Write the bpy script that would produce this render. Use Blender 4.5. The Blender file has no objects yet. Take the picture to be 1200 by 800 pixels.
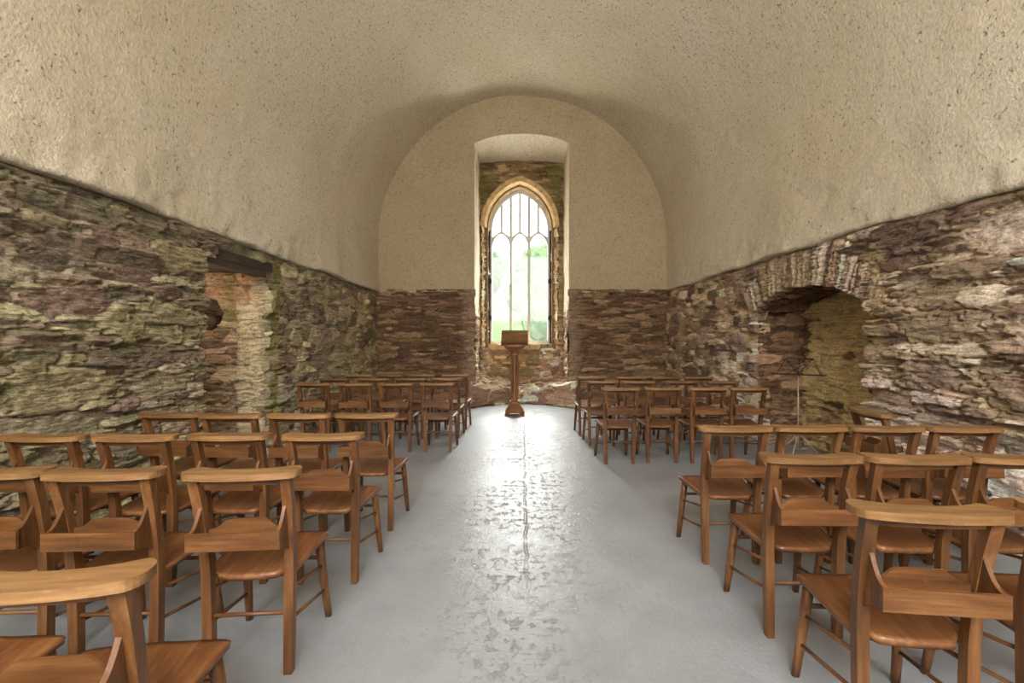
import bpy, bmesh, math, random
import numpy as np
from mathutils import Vector

SC = bpy.context.scene
COL = SC.collection
PI = math.pi

# ------------------------------------------------------------------ helpers
def lin(c):
    return tuple(((v/255.0)/12.92 if v/255.0 <= 0.04045 else ((v/255.0+0.055)/1.055)**2.4) for v in c)

def link(name, me, mats=None, parent=None):
    o = bpy.data.objects.new(name, me)
    COL.objects.link(o)
    if mats is not None and me is not None and len(me.materials) == 0:
        for m in (mats if isinstance(mats, (list, tuple)) else [mats]):
            me.materials.append(m)
    if parent is not None:
        o.parent = parent
    return o

def tag(o, label=None, cat=None, group=None, kind=None):
    if label: o['label'] = label
    if cat: o['category'] = cat
    if group: o['group'] = group
    if kind: o['kind'] = kind
    return o

def struct(o):
    o['kind'] = 'structure'
    return o

def bm_mesh(name, bm, smooth=False):
    me = bpy.data.meshes.new(name)
    bmesh.ops.recalc_face_normals(bm, faces=bm.faces[:])
    bm.to_mesh(me); bm.free()
    if smooth:
        me.polygons.foreach_set('use_smooth', [True]*len(me.polygons))
    return me

def soften(bm, off=0.003, seg=1, ang=35):
    es = []
    for e in bm.edges:
        if len(e.link_faces) == 2 and e.calc_face_angle(0) > math.radians(ang):
            es.append(e)
    if es:
        bmesh.ops.bevel(bm, geom=es, offset=off, segments=seg, profile=0.6, affect='EDGES', clamp_overlap=True)
    return bm

def prism(pts, axis, a, b, bm=None):
    """extrude a closed 2-D outline along an axis: 'x' (pts are y,z), 'y' (x,z), 'z' (x,y)"""
    bm = bm or bmesh.new()
    def P(p, t):
        return {'x': (t, p[0], p[1]), 'y': (p[0], t, p[1]), 'z': (p[0], p[1], t)}[axis]
    lo = [bm.verts.new(P(p, a)) for p in pts]
    hi = [bm.verts.new(P(p, b)) for p in pts]
    n = len(pts)
    bm.faces.new(lo); bm.faces.new(hi)
    for i in range(n):
        j = (i+1) % n
        bm.faces.new((lo[i], lo[j], hi[j], hi[i]))
    return bm

def box(x0, x1, y0, y1, z0, z1, bm=None):
    return prism([(x0, y0), (x1, y0), (x1, y1), (x0, y1)], 'z', z0, z1, bm)

def sweep(path, prof, bm=None, cap=True):
    """rings of the outline prof(i)->[(dx,dy)] placed level at each path point"""
    bm = bm or bmesh.new()
    rings = []
    for i, p in enumerate(path):
        rings.append([bm.verts.new((p[0]+d[0], p[1]+d[1], p[2])) for d in prof(i)])
    n = len(rings[0])
    for a, b in zip(rings, rings[1:]):
        for i in range(n):
            j = (i+1) % n
            bm.faces.new((a[i], a[j], b[j], b[i]))
    if cap:
        bm.faces.new(rings[0]); bm.faces.new(rings[-1])
    return bm

def rod(p, q, r, seg=8, r2=None, bm=None):
    bm = bm or bmesh.new()
    p, q = Vector(p), Vector(q)
    d = (q-p).normalized()
    u = d.orthogonal().normalized(); v = d.cross(u)
    r2 = r if r2 is None else r2
    A = [bm.verts.new(p+(u*math.cos(t)+v*math.sin(t))*r) for t in [2*PI*i/seg for i in range(seg)]]
    B = [bm.verts.new(q+(u*math.cos(t)+v*math.sin(t))*r2) for t in [2*PI*i/seg for i in range(seg)]]
    for i in range(seg):
        j = (i+1) % seg
        bm.faces.new((A[i], A[j], B[j], B[i]))
    bm.faces.new(A); bm.faces.new(B)
    return bm

def lathe(prof, cx=0, cy=0, seg=20, bm=None, square=0.0, rot=0.0):
    """prof = [(radius, z)]; square>0 makes a rounded-square plan"""
    def ring(r):
        out = []
        for i in range(seg):
            t = 2*PI*i/seg
            k = 1.0
            if square:
                k = (abs(math.cos(t))**square+abs(math.sin(t))**square)**(-1.0/square)
            out.append((r*k*math.cos(t+rot), r*k*math.sin(t+rot)))
        return out
    return sweep([(cx, cy, z) for r, z in prof], lambda i: ring(max(prof[i][0], 1e-4)), bm)

# ------------------------------------------------------------------ numpy noise
_RN = {}
def vnoise(x, y, seed=0):
    if seed not in _RN:
        _RN[seed] = np.random.default_rng(1000+seed).random((256, 256))
    T = _RN[seed]
    xi = np.floor(x).astype(np.int64); yi = np.floor(y).astype(np.int64)
    fx = x-xi; fy = y-yi
    fx = fx*fx*(3-2*fx); fy = fy*fy*(3-2*fy)
    x0 = xi & 255; x1 = (xi+1) & 255; y0 = yi & 255; y1 = (yi+1) & 255
    return (T[x0, y0]*(1-fx)+T[x1, y0]*fx)*(1-fy)+(T[x0, y1]*(1-fx)+T[x1, y1]*fx)*fy

def fbm(x, y, seed=0, oct=4):
    s = 0; a = 0.5; n = 0
    for k in range(oct):
        s = s+a*vnoise(x*2**k+17.3*k, y*2**k+5.1*k, seed+k); n += a; a *= 0.5
    return s/n

def sstep(a, b, x):
    t = np.clip((x-a)/(b-a), 0, 1)
    return t*t*(3-2*t)

# ------------------------------------------------------------------ stone walls
def pack(rng, u0, u1, v0, v1, classes, reject=None):
    """place stones: classes = [(tries, a_lo, a_hi, b_lo, b_hi, gap)], large ones first"""
    cu = np.zeros(9000); cv = np.zeros(9000); aa = np.zeros(9000); bb = np.zeros(9000); n = 0
    for tries, al, ah, bl, bh, gap, where in classes:
        for _ in range(tries):
            u = rng.uniform(u0-.1, u1+.1); v = rng.uniform(v0-.05, v1+.05)
            if where is not None and not where(u, v): continue
            if reject is not None and reject(u, v): continue
            a = rng.uniform(al, ah); b = rng.uniform(bl, bh)
            if n:
                d = (np.abs(cu[:n]-u)/(aa[:n]+a))**3+(np.abs(cv[:n]-v)/(bb[:n]+b))**3
                if d.min() < gap: continue
            cu[n] = u; cv[n] = v; aa[n] = a; bb[n] = b; n += 1
            if n >= 8990: break
    return [(cu[i], cv[i], aa[i], bb[i], rng.normal(0, 0.045)) for i in range(n)]

def stone_field(U, V, stones, seed, warp=0.5):
    """for each grid point: F1, F2, stone index and local coordinates of the nearest stone"""
    us = U[:, 0]; vs = V[0, :]
    wu = U+warp*0.09*(fbm(U*5, V*9, seed+1, 3)-.5)
    wv = V+warp*0.085*(fbm(U*4+9, V*9, seed+2, 4)-.5)+warp*0.016*(fbm(U*18, V*30, seed+3, 3)-.5)
    F1 = np.full(U.shape, 9.0); F2 = np.full(U.shape, 9.0); ID = np.full(U.shape, -1, np.int64)
    LX = np.zeros(U.shape); LY = np.zeros(U.shape)
    for k, (cu, cv, a, b, rot) in enumerate(stones):
        R = 1.9*max(a, b)+.06
        Ru = 1.9*(abs(a*math.cos(rot))+abs(b*math.sin(rot)))+.05
        Rv = 1.9*(abs(a*math.sin(rot))+abs(b*math.cos(rot)))+.05
        i0 = np.searchsorted(us, cu-Ru); i1 = np.searchsorted(us, cu+Ru)
        j0 = np.searchsorted(vs, cv-Rv); j1 = np.searchsorted(vs, cv+Rv)
        if i1 <= i0 or j1 <= j0: continue
        s = (slice(i0, i1), slice(j0, j1))
        dx = wu[s]-cu; dy = wv[s]-cv
        c, sn = math.cos(rot), math.sin(rot)
        x = (dx*c+dy*sn)/a; y = (-dx*sn+dy*c)/b
        d = (np.abs(x)**3.4+np.abs(y)**3.4)**(1/3.4)
        f1 = F1[s]; f2 = F2[s]
        nw = d < f1
        F2[s] = np.where(nw, f1, np.minimum(f2, d))
        F1[s] = np.where(nw, d, f1)
        ID[s] = np.where(nw, k, ID[s])
        LX[s] = np.where(nw, x, LX[s]); LY[s] = np.where(nw, y, LY[s])
    return F1, F2, ID, LX, LY

def stone_surface(U, V, stones, seed, palette, mortar, depth=(.02, .06), tone=None, rough=1.0, joint=.20, mortar_at=.0, slate=1.0):
    """height (m) and albedo of a rubble face"""
    rng = np.random.default_rng(seed)
    F1, F2, ID, LX, LY = stone_field(U, V, stones, seed)
    n = len(stones)+1
    pal = np.array([lin(p) for p in palette])
    pi = rng.integers(0, len(pal), n)
    base = 1.75*pal[pi]*rng.uniform(.66, 1.2, (n, 1))*rng.normal(1, .022, (n, 3))
    dep = rng.uniform(depth[0], depth[1], n); tx = rng.normal(0, .010, n); ty = rng.normal(0, .012, n)
    e = np.clip(F2-F1, 0, 2)
    body = np.minimum(sstep(0, joint, e), sstep(1.95, 1.2, F1))
    h = body**.45*(.034+dep[ID]+tx[ID]*np.clip(LX, -1, 1)+ty[ID]*np.clip(LY, -1, 1))
    lam = fbm(U*7, V*62, seed+11, 3)-.5                 # slaty layering
    rid = 1-np.abs(2*fbm(U*2.6, V*20, seed+14, 3)-1)     # thin splits along the bedding
    rid = sstep(.93, .99, rid)*sstep(.40, .58, fbm(U*3, V*3, seed+15, 2))*slate
    lump = fbm(U*14, V*22, seed+12, 4)-.5
    h = -.032+h+rough*(body*(.022*lam+.030*lump)+(1-body)*.012*(fbm(U*40, V*40, seed+13, 2)-.5))-.022*rid*body
    c = base[ID]
    var = .74+.52*fbm(U*9, V*30, seed+21, 4)
    c = c*var[..., None]
    c = c*(1-.25*rid[..., None])
    m = np.array(lin(mortar))*(1.05+.5*fbm(U*12, V*12, seed+22, 4))[..., None]
    mk = sstep(.55, .25, body)
    if mortar_at:                                        # patches where mortar laps over the stones
        mk = np.maximum(mk*.9, sstep(.60-.1*mortar_at, .70-.1*mortar_at, fbm(U*1.5, V*2.3, seed+23, 4))*sstep(.9, .2, body*.8))
    c = c*(1-mk[..., None])+m*mk[..., None]
    if tone is not None:
        c = tone(U, V, c, seed)
    return h, np.clip(c, .004, .95)

def grid_mesh(name, P, C=None, keep=None, flip=False, smooth=True):
    nu, nv = P.shape[:2]
    me = bpy.data.meshes.new(name)
    idx = np.arange(nu*nv).reshape(nu, nv)
    q = np.stack([idx[:-1, :-1], idx[1:, :-1], idx[1:, 1:], idx[:-1, 1:]], -1).reshape(-1, 4)
    if flip: q = q[:, ::-1]
    if keep is not None: q = q[keep.reshape(-1)]
    used = np.zeros(nu*nv, bool); used[q.reshape(-1)] = True
    remap = np.cumsum(used)-1
    q = remap[q]
    pts = P.reshape(-1, 3)[used]
    me.vertices.add(len(pts)); me.vertices.foreach_set('co', pts.astype(np.float32).reshape(-1))
    me.loops.add(q.size); me.loops.foreach_set('vertex_index', q.reshape(-1).astype(np.int32))
    me.polygons.add(len(q))
    me.polygons.foreach_set('loop_start', np.arange(0, q.size, 4, dtype=np.int32))
    me.polygons.foreach_set('loop_total', np.full(len(q), 4, np.int32))
    me.polygons.foreach_set('use_smooth', np.full(len(q), smooth, bool))
    me.update(calc_edges=True)
    if C is not None:
        at = me.color_attributes.new('stone_colour', 'FLOAT_COLOR', 'POINT')
        cc = np.ones((len(pts), 4), np.float32); cc[:, :3] = C.reshape(-1, 3)[used]
        at.data.foreach_set('color', cc.reshape(-1))
    me.validate()
    return me

def bend(P, ins, edge, axis, normal_axis, sign, reach=.16):
    """fold the wall skin round an opening's arris: points inside by distance ins go to the edge and back into the wall"""
    d = np.clip(ins, 0, reach)
    m = (ins > 0)
    P[..., axis] = np.where(m, edge+.10*(P[..., axis]-edge)*0, P[..., axis])
    P[..., normal_axis] = np.where(m, P[..., normal_axis]+sign*d, P[..., normal_axis])

def axis_steps(segs):
    """[(start, end, step)] -> one rising coordinate array"""
    out = []
    for a, b, s in segs:
        out.append(np.linspace(a, b, max(2, int(round((b-a)/s))+1))[:-1])
    out.append(np.array([segs[-1][1]]))
    return np.concatenate(out)

# ------------------------------------------------------------------ materials
class NT:
    def __init__(s, name):
        s.m = bpy.data.materials.new(name); s.m.use_nodes = True
        s.t = s.m.node_tree; s.t.nodes.clear()
        s.out = s.t.nodes.new('ShaderNodeOutputMaterial')
    def n(s, typ, **kw):
        nd = s.t.nodes.new(typ)
        for k, v in kw.items():
            if k.startswith('i_'):
                key = k[2:]
                key = int(key) if key.isdigit() else key.replace('_', ' ')
                nd.inputs[key].default_value = v
            else: setattr(nd, k, v)
        return nd
    def l(s, a, b): s.t.links.new(a, b)
    def noise(s, vec, scale, detail=4, rough=.55):
        nd = s.n('ShaderNodeTexNoise'); nd.inputs['Scale'].default_value = scale
        nd.inputs['Detail'].default_value = detail; nd.inputs['Roughness'].default_value = rough
        if vec is not None: s.l(vec, nd.inputs['Vector'])
        return nd.outputs['Fac']
    def ramp(s, fac, stops):
        r = s.n('ShaderNodeValToRGB')
        while len(r.color_ramp.elements) > 1: r.color_ramp.elements.remove(r.color_ramp.elements[-1])
        r.color_ramp.elements[0].position = stops[0][0]; r.color_ramp.elements[0].color = stops[0][1]
        for p, c in stops[1:]:
            e = r.color_ramp.elements.new(p); e.color = c
        s.l(fac, r.inputs[0]); return r.outputs[0]
    def mapv(s, vec, scale=(1, 1, 1), loc=(0, 0, 0)):
        m = s.n('ShaderNodeMapping'); m.inputs['Scale'].default_value = scale; m.inputs['Location'].default_value = loc
        s.l(vec, m.inputs['Vector']); return m.outputs[0]
    def mix(s, a, b, fac, mode='MIX'):
        m = s.n('ShaderNodeMix', data_type='RGBA', blend_type=mode)
        for v, k in ((a, 6), (b, 7), (fac, 0)):
            if hasattr(v, 'is_output'): s.l(v, m.inputs[k])
            else: m.inputs[k].default_value = v
        return m.outputs[2]
    def math(s, op, a, b=None, c=None):
        m = s.n('ShaderNodeMath', operation=op)
        for i, v in enumerate((a, b, c)):
            if v is None: continue
            if hasattr(v, 'is_output'): s.l(v, m.inputs[i])
            else: m.inputs[i].default_value = v
        return m.outputs[0]
    def bump(s, h, strength, dist, nrm=None):
        b = s.n('ShaderNodeBump'); b.inputs['Strength'].default_value = strength; b.inputs['Distance'].default_value = dist
        s.l(h, b.inputs['Height'])
        if nrm is not None: s.l(nrm, b.inputs['Normal'])
        return b.outputs[0]
    def principled(s, color, rough=.8, normal=None, spec=.3, metal=0):
        p = s.n('ShaderNodeBsdfPrincipled')
        for v, k in ((color, 'Base Color'), (rough, 'Roughness')):
            if hasattr(v, 'is_output'): s.l(v, p.inputs[k])
            else: p.inputs[k].default_value = v
        p.inputs['Specular IOR Level'].default_value = spec
        p.inputs['Metallic'].default_value = metal
        if normal is not None: s.l(normal, p.inputs['Normal'])
        s.l(p.outputs[0], s.out.inputs[0]); return p

def g(v): return (v, v, v, 1)
def rgb(*c): return (*lin(c), 1)

def mat_stone():
    s = NT('rubble_stone')
    a = s.n('ShaderNodeVertexColor'); a.layer_name = 'stone_colour'
    tc = s.n('ShaderNodeTexCoord').outputs['Object']
    n1 = s.noise(tc, 55, 6, .7); n2 = s.noise(s.mapv(tc, (1, 1, 3.2)), 22, 5, .65)
    k = s.ramp(n1, [(.3, g(.62)), (.7, g(1.32))])
    c = s.mix(a.outputs[0], k, 1.0, 'MULTIPLY')
    n3 = s.noise(s.mapv(tc, (1, 1, 2)), 16, 6, .75)
    pale = s.ramp(n3, [(.56, g(0)), (.70, g(.55))])
    c = s.mix(c, rgb(196, 186, 166), pale)
    sl = s.noise(s.mapv(tc, (2.6, 2.6, 26)), 1.0, 6, .6)
    rid = s.ramp(s.math('ABSOLUTE', s.math('SUBTRACT', sl, .5)), [(.0, g(0)), (.030, g(1))])
    c = s.mix(c, s.ramp(rid, [(0, g(.55)), (1, g(1.03))]), 1.0, 'MULTIPLY')
    nm = s.bump(rid, .55, .015, s.bump(n2, .9, .03, s.bump(n1, .8, .012)))
    s.principled(c, .92, nm, .15)
    return s.m

def mat_plaster(name, base, dark, speck=1.0, bump=1.0):
    s = NT(name)
    tc = s.n('ShaderNodeTexCoord').outputs['Object']
    big = s.noise(tc, .55, 4, .6); mid = s.noise(tc, 6, 5, .6); fine = s.noise(tc, 34, 5, .65)
    c = s.mix(base, dark, s.ramp(big, [(.35, g(0)), (.7, g(.75))]))
    c = s.mix(c, s.ramp(fine, [(.3, g(.80)), (.65, g(1.08))]), 1.0, 'MULTIPLY')
    # pits and chopped straw marks
    v = s.n('ShaderNodeTexVoronoi', feature='F1'); v.inputs['Scale'].default_value = 20; v.inputs['Randomness'].default_value = 1
    wob = s.n('ShaderNodeVectorMath', operation='ADD')
    ns = s.n('ShaderNodeTexNoise'); ns.inputs['Scale'].default_value = 20; ns.inputs['Detail'].default_value = 2
    s.l(tc, ns.inputs['Vector'])
    sc = s.n('ShaderNodeVectorMath', operation='SCALE'); sc.inputs['Scale'].default_value = .12
    s.l(ns.outputs['Color'], sc.inputs[0]); s.l(tc, wob.inputs[0]); s.l(sc.outputs[0], wob.inputs[1])
    s.l(wob.outputs[0], v.inputs['Vector'])
    pit = s.ramp(v.outputs['Distance'], [(.16, g(1)), (.34, g(0))])
    sel = s.n('ShaderNodeSeparateColor'); s.l(v.outputs['Color'], sel.inputs[0])
    sz = s.n('ShaderNodeSeparateXYZ'); s.l(tc, sz.inputs[0])
    many = s.math('MULTIPLY', s.ramp(s.noise(tc, .9, 3, .6), [(.38, g(.35)), (.62, g(1))]), s.ramp(s.math('MULTIPLY', sz.outputs[2], .1), [(.26, g(.3)), (.52, g(1))]))
    hit = s.math('MULTIPLY', pit, s.math('LESS_THAN', sel.outputs[0], s.math('MULTIPLY', many, 1.15)))
    hit = s.math('MULTIPLY', hit, s.ramp(s.noise(tc, 60, 2, .5), [(.40, g(.1)), (.56, g(1))]))
    c = s.mix(c, rgb(84, 70, 50), s.math('MULTIPLY', hit, .8*speck))
    nm = s.bump(mid, .30*bump, .03, s.bump(fine, .85*bump, .018, s.bump(hit, -.8, .012)))
    s.principled(c, .95, nm, .1)
    return s.m

def mat_wood(name, axis, dark, mid, light, rough=.42, rnd=.30):
    s = NT(name)
    tc = s.n('ShaderNodeTexCoord').outputs['Object']
    inf = s.n('ShaderNodeObjectInfo')
    off = s.n('ShaderNodeVectorMath', operation='ADD')
    cmb = s.n('ShaderNodeCombineXYZ')
    for i in range(3):
        s.l(s.math('MULTIPLY', inf.outputs['Random'], 7.3+3.1*i), cmb.inputs[i])
    s.l(tc, off.inputs[0]); s.l(cmb.outputs[0], off.inputs[1])
    sc = [46, 46, 46]; sc[axis] = 3.2
    gr = s.noise(s.mapv(off.outputs[0], tuple(sc)), 1.0, 6, .65)
    sc2 = [9, 9, 9]; sc2[axis] = 2.0
    bl = s.noise(s.mapv(off.outputs[0], tuple(sc2)), 1.0, 4, .6)
    f = s.math('ADD', s.math('MULTIPLY', gr, .5), s.math('MULTIPLY', bl, .5))
    c = s.ramp(f, [(.30, dark), (.50, mid), (.70, light)])
    val = s.math('ADD', 1-rnd/2, s.math('MULTIPLY', inf.outputs['Random'], rnd))
    cv = s.n('ShaderNodeCombineColor')
    for i in range(3): s.l(val, cv.inputs[i])
    c = s.mix(c, cv.outputs[0], 1.0, 'MULTIPLY')
    worn = s.ramp(s.noise(off.outputs[0], 38, 5, .7), [(.60, g(0)), (.74, g(.5))])
    c = s.mix(c, light, worn)
    nm = s.bump(gr, .25, .004)
    s.principled(c, s.math('ADD', rough-.08, s.math('MULTIPLY', bl, .22)), nm, .4)
    return s.m

def mat_plain(name, color, rough=.6, metal=0, var=.2, scale=20, bump=.2, spec=.3):
    s = NT(name)
    tc = s.n('ShaderNodeTexCoord').outputs['Object']
    n = s.noise(tc, scale, 5, .6)
    c = s.mix(color, s.ramp(n, [(.3, g(1-var)), (.7, g(1+var))]), 1.0, 'MULTIPLY')
    s.principled(c, rough, s.bump(n, bump, .01), spec, metal)
    return s.m

def mat_floor():
    s = NT('painted_concrete')
    tc = s.n('ShaderNodeTexCoord').outputs['Object']
    sx = s.n('ShaderNodeSeparateXYZ'); s.l(tc, sx.inputs[0])
    big = s.noise(tc, .7, 4, .6); mid = s.noise(tc, 5, 5, .65); fine = s.noise(tc, 55, 4, .6)
    c = s.mix(rgb(141, 143, 145), rgb(126, 128, 129), s.ramp(big, [(.35, g(0)), (.65, g(1))]))
    c = s.mix(c, s.ramp(mid, [(.3, g(.88)), (.7, g(1.08))]), 1.0, 'MULTIPLY')
    # worn flakes gather along the walked centre line
    ax = s.math('ABSOLUTE', sx.outputs[0])
    near = s.ramp(ax, [(0.0, g(1)), (.55, g(.35)), (1.0, g(0.05))])
    fl = s.noise(s.mapv(tc, (1, .8, 1)), 17, 6, .72)
    patch = s.ramp(s.noise(tc, 1.7, 3, .6), [(.40, g(0)), (.58, g(1))])
    flake = s.math('MULTIPLY', s.ramp(fl, [(.535, g(0)), (.585, g(1))]), s.math('MULTIPLY', near, patch))
    c = s.mix(c, rgb(112, 100, 86), s.math('MULTIPLY', flake, .45))
    # the long crack
    w = s.math('MULTIPLY', s.math('SUBTRACT', s.noise(s.mapv(tc, (0, 1, 0)), 3.5, 6, .7), .5), .10)
    d = s.math('ABSOLUTE', s.math('SUBTRACT', s.math('SUBTRACT', sx.outputs[0], .025), w))
    ck = s.ramp(d, [(.005, g(1)), (.013, g(0))])
    gate = s.math('MULTIPLY', s.ramp(s.math('MULTIPLY', sx.outputs[1], .1), [(.24, g(0)), (.34, g(1)), (.86, g(1)), (.92, g(0))]),
                  s.ramp(s.noise(s.mapv(tc, (0, 1, 0)), 5, 3, .6), [(.36, g(.15)), (.52, g(1))]))
    ck = s.math('MULTIPLY', ck, gate)
    c = s.mix(c, rgb(70, 58, 46), s.math('MULTIPLY', ck, .85))
    stain = s.ramp(s.noise(s.mapv(tc, (1, 1, 1), (4, 2, 0)), 9, 5, .75), [(.66, g(0)), (.72, g(.6))])
    c = s.mix(c, rgb(120, 112, 100), stain)
    hgt = s.math('ADD', s.math('MULTIPLY', mid, .5), s.math('SUBTRACT', s.math('MULTIPLY', fine, .25), s.math('MULTIPLY', s.math('MAXIMUM', flake, ck), .6)))
    nm = s.bump(hgt, .42, .02)
    ro = s.math('ADD', .22, s.math('ADD', s.math('MULTIPLY', mid, .22), s.math('MULTIPLY', flake, .35)))
    s.principled(c, ro, nm, .5)
    return s.m

def mat_glass():
    s = NT('old_hazy_glass')
    tc = s.n('ShaderNodeTexCoord').outputs['Object']
    n = s.noise(tc, 3, 4, .6)
    tr = s.n('ShaderNodeBsdfTransparent'); tr.inputs[0].default_value = (.93, .96, .94, 1)
    tl = s.n('ShaderNodeBsdfTranslucent'); tl.inputs[0].default_value = (.9, .93, .92, 1)
    gl = s.n('ShaderNodeBsdfGlossy'); gl.inputs['Roughness'].default_value = .05
    m1 = s.n('ShaderNodeMixShader'); s.l(s.ramp(n, [(.3, g(.022)), (.7, g(.035))]), m1.inputs[0])
    s.l(tr.outputs[0], m1.inputs[1]); s.l(tl.outputs[0], m1.inputs[2])
    m2 = s.n('ShaderNodeMixShader'); m2.inputs[0].default_value = .04
    s.l(m1.outputs[0], m2.inputs[1]); s.l(gl.outputs[0], m2.inputs[2])
    s.l(m2.outputs[0], s.out.inputs[0])
    return s.m

M = {}
M['stone'] = mat_stone()
M['plaster'] = mat_plaster('limewashed_plaster', rgb(216, 206, 186), rgb(202, 188, 158))
M['shaded_plaster'] = mat_plaster('limewashed_plaster_shaded', rgb(190, 174, 144), rgb(178, 160, 128), .9)  # same limewash, colour darkened to carry the backlit end wall's shade
M['floor'] = mat_floor()
WD, WM, WL = rgb(46, 30, 17), rgb(95, 59, 29), rgb(134, 95, 55)
for i, ax in enumerate('xyz'):
    M['wood_'+ax] = mat_wood('oiled_wood_grain_'+ax, i, WD, WM, WL)
M['wood_rail'] = mat_wood('worn_rail_wood', 0, rgb(76, 53, 30), rgb(120, 86, 49), rgb(160, 123, 80), .5)
M['wood_seat'] = mat_wood('polished_seat_wood', 1, rgb(58, 35, 20), rgb(106, 65, 35), rgb(146, 100, 60), .34)
M['wood_dark'] = mat_wood('old_beam_wood', 1, rgb(34, 26, 20), rgb(62, 48, 36), rgb(96, 76, 56), .7)
M['lectern'] = mat_wood('lectern_oak', 2, rgb(78, 46, 24), rgb(124, 76, 40), rgb(158, 106, 60), .4)
M['frame'] = mat_plain('grey_window_stone', rgb(206, 204, 198), .8, 0, .10)
M['iron'] = mat_plain('dark_iron', rgb(46, 40, 36), .6, .3)
M['wire'] = mat_plain('black_wire', rgb(30, 27, 25), .5, .2)
M['steel'] = mat_plain('pale_steel_tube', rgb(176, 168, 148), .4, .4)
M['glass'] = mat_glass()
M['grass'] = mat_plain('hill_grass', rgb(40, 58, 26), .9, 0, .7, 1.3, .2, 0)
M['bark'] = mat_plain('bark', rgb(80, 66, 50), .9, 0, .3, 12)
M['leaf'] = mat_plain('tree_foliage', rgb(42, 64, 28), .9, 0, .75, 2.6, .8, 0)

# ------------------------------------------------------------------ room measures
XW = 3.07          # nominal stone face of the side walls
XP = 3.00          # plaster face
YF = 10.10         # end wall
YR = -3.0
SPR, RAD = 3.49, 3.00
DY0, DY1, DZ = 4.62, 5.76, 2.16           # left doorway
AY0, AY1, ASP, AAP = 4.27, 6.33, 1.72, 1.95   # right arched recess

def zline_left(y): return np.interp(y, [-3, 2.8, 4.6, 6.6, 10.1], [2.36, 2.395, 2.425, 2.40, 2.39])
def zline_right(y): return np.interp(y, [-3, 1.5, 2.83, 4.1, 6.2, 10.1], [2.2, 2.23, 2.27, 2.345, 2.365, 2.40])

ACY = (AY0+AY1)/2; AHW = (AY1-AY0)/2
AR = (AHW**2+(AAP-ASP)**2)/(2*(AAP-ASP)); ACZ = AAP-AR
def arch_z(y): return ACZ+np.sqrt(np.maximum(AR**2-(y-ACY)**2, 0))

# ---- left wall
def moss(U, V, c, seed, green=(126, 128, 66), amount=.8, lo=.50, hi=.66):
    m = sstep(lo, hi, fbm(U*1.3+3, V*2.2, seed+31, 5))*sstep(.35, .6, fbm(U*14, V*24, seed+32, 3))
    return c*(1-amount*m[..., None])+np.array(lin(green))*amount*m[..., None]

def tone_left(U, V, c, seed):
    c = c*np.array([1.02, 1.0, .94])
    c = moss(U, V, c, seed, (142, 138, 92), .42, .50, .70)
    # bright moss strip beside the doorway
    d = np.exp(-((U-(DY1+.16))/.14)**2)*sstep(.35, .6, fbm(U*6, V*3, seed+41, 3))
    c = c*(1-.75*d[..., None])+np.array(lin((134, 136, 52)))*.75*d[..., None]
    # grey mortar course along the top
    t = sstep(-.16, -.03, V-zline_left(U))*sstep(.3, .55, fbm(U*4, V*9, seed+42, 3))*.8
    c = c*(1-t[..., None])+np.array(lin((124, 114, 96)))*t[..., None]
    w = sstep(7.2, 9.6, U)*.30
    c = c*(1-w[..., None])+c*np.array([1.15, .95, .72])*w[..., None]
    return c

def make_left():
    us = axis_steps([(YR, 1.6, .06), (1.6, 6.0, .0125), (6.0, YF+.1, .016)])
    vs = axis_steps([(-.03, 2.52, .0105)])
    U, V = np.meshgrid(us, vs, indexing='ij')
    rng = np.random.default_rng(5)
    inhole = lambda u, v: (DY0 < u < DY1 and v < DZ)
    near = lambda u, v: u < DY0+.05
    far = lambda u, v: u > DY1-.1
    cl = [(110, .24, .42, .06, .105, 1.0, near), (200, .13, .28, .05, .09, 1.0, near), (900, .12, .26, .026, .05, .9, near),
          (200, .13, .22, .07, .12, .95, far), (700, .07, .15, .04, .075, .9, far),
          (3600, .06, .18, .016, .030, .78, near), (1800, .04, .10, .022, .044, .75, far), (1500, .03, .06, .013, .022, .75, near)]
    st = pack(rng, 1.4, YF, 0, 2.5, cl, inhole)
    pal = [(142, 130, 106), (154, 145, 118), (124, 111, 96), (166, 156, 130), (132, 117, 103), (144, 136, 106), (116, 105, 90), (152, 141, 122), (126, 109, 99)]
    h, c = stone_surface(U, V, st, 50, pal, (164, 150, 124), (.02, .075), tone_left, 1.2, .20, .25)
    X = -XW+h+.02*(fbm(U*.8, V*.9, 77, 2)-.5)
    X = np.where(V > zline_left(U)-.04, np.minimum(X, -3.015-.05*sstep(-.02, .02, V-zline_left(U))), X)
    P = np.stack([X, U, V], -1)
    wob = .05*(fbm(V*5, U*0+2, 91, 3)-.5)
    e0, e1 = DY0+wob, DY1+wob*1.6
    d0 = np.where(V < DZ, U-e0, -1); d1 = np.where(V < DZ, e1-U, -1)
    lowmask = V < DZ
    bend(P, np.where((d0 > 0) & (d0 < .17), d0, -1), e0, 1, 0, -1)
    bend(P, np.where((d1 > 0) & (d1 < .17), d1, -1), e1, 1, 0, -1)
    uc = (us[:-1]+us[1:])/2; vc = (vs[:-1]+vs[1:])/2
    UC, VC = np.meshgrid(uc, vc, indexing='ij')
    hole = (UC > DY0+.12) & (UC < DY1-.12) & (VC < DZ)
    me = grid_mesh('wall_left', P, c, ~hole)
    struct(link('wall_left', me, M['stone']))
make_left()

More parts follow.
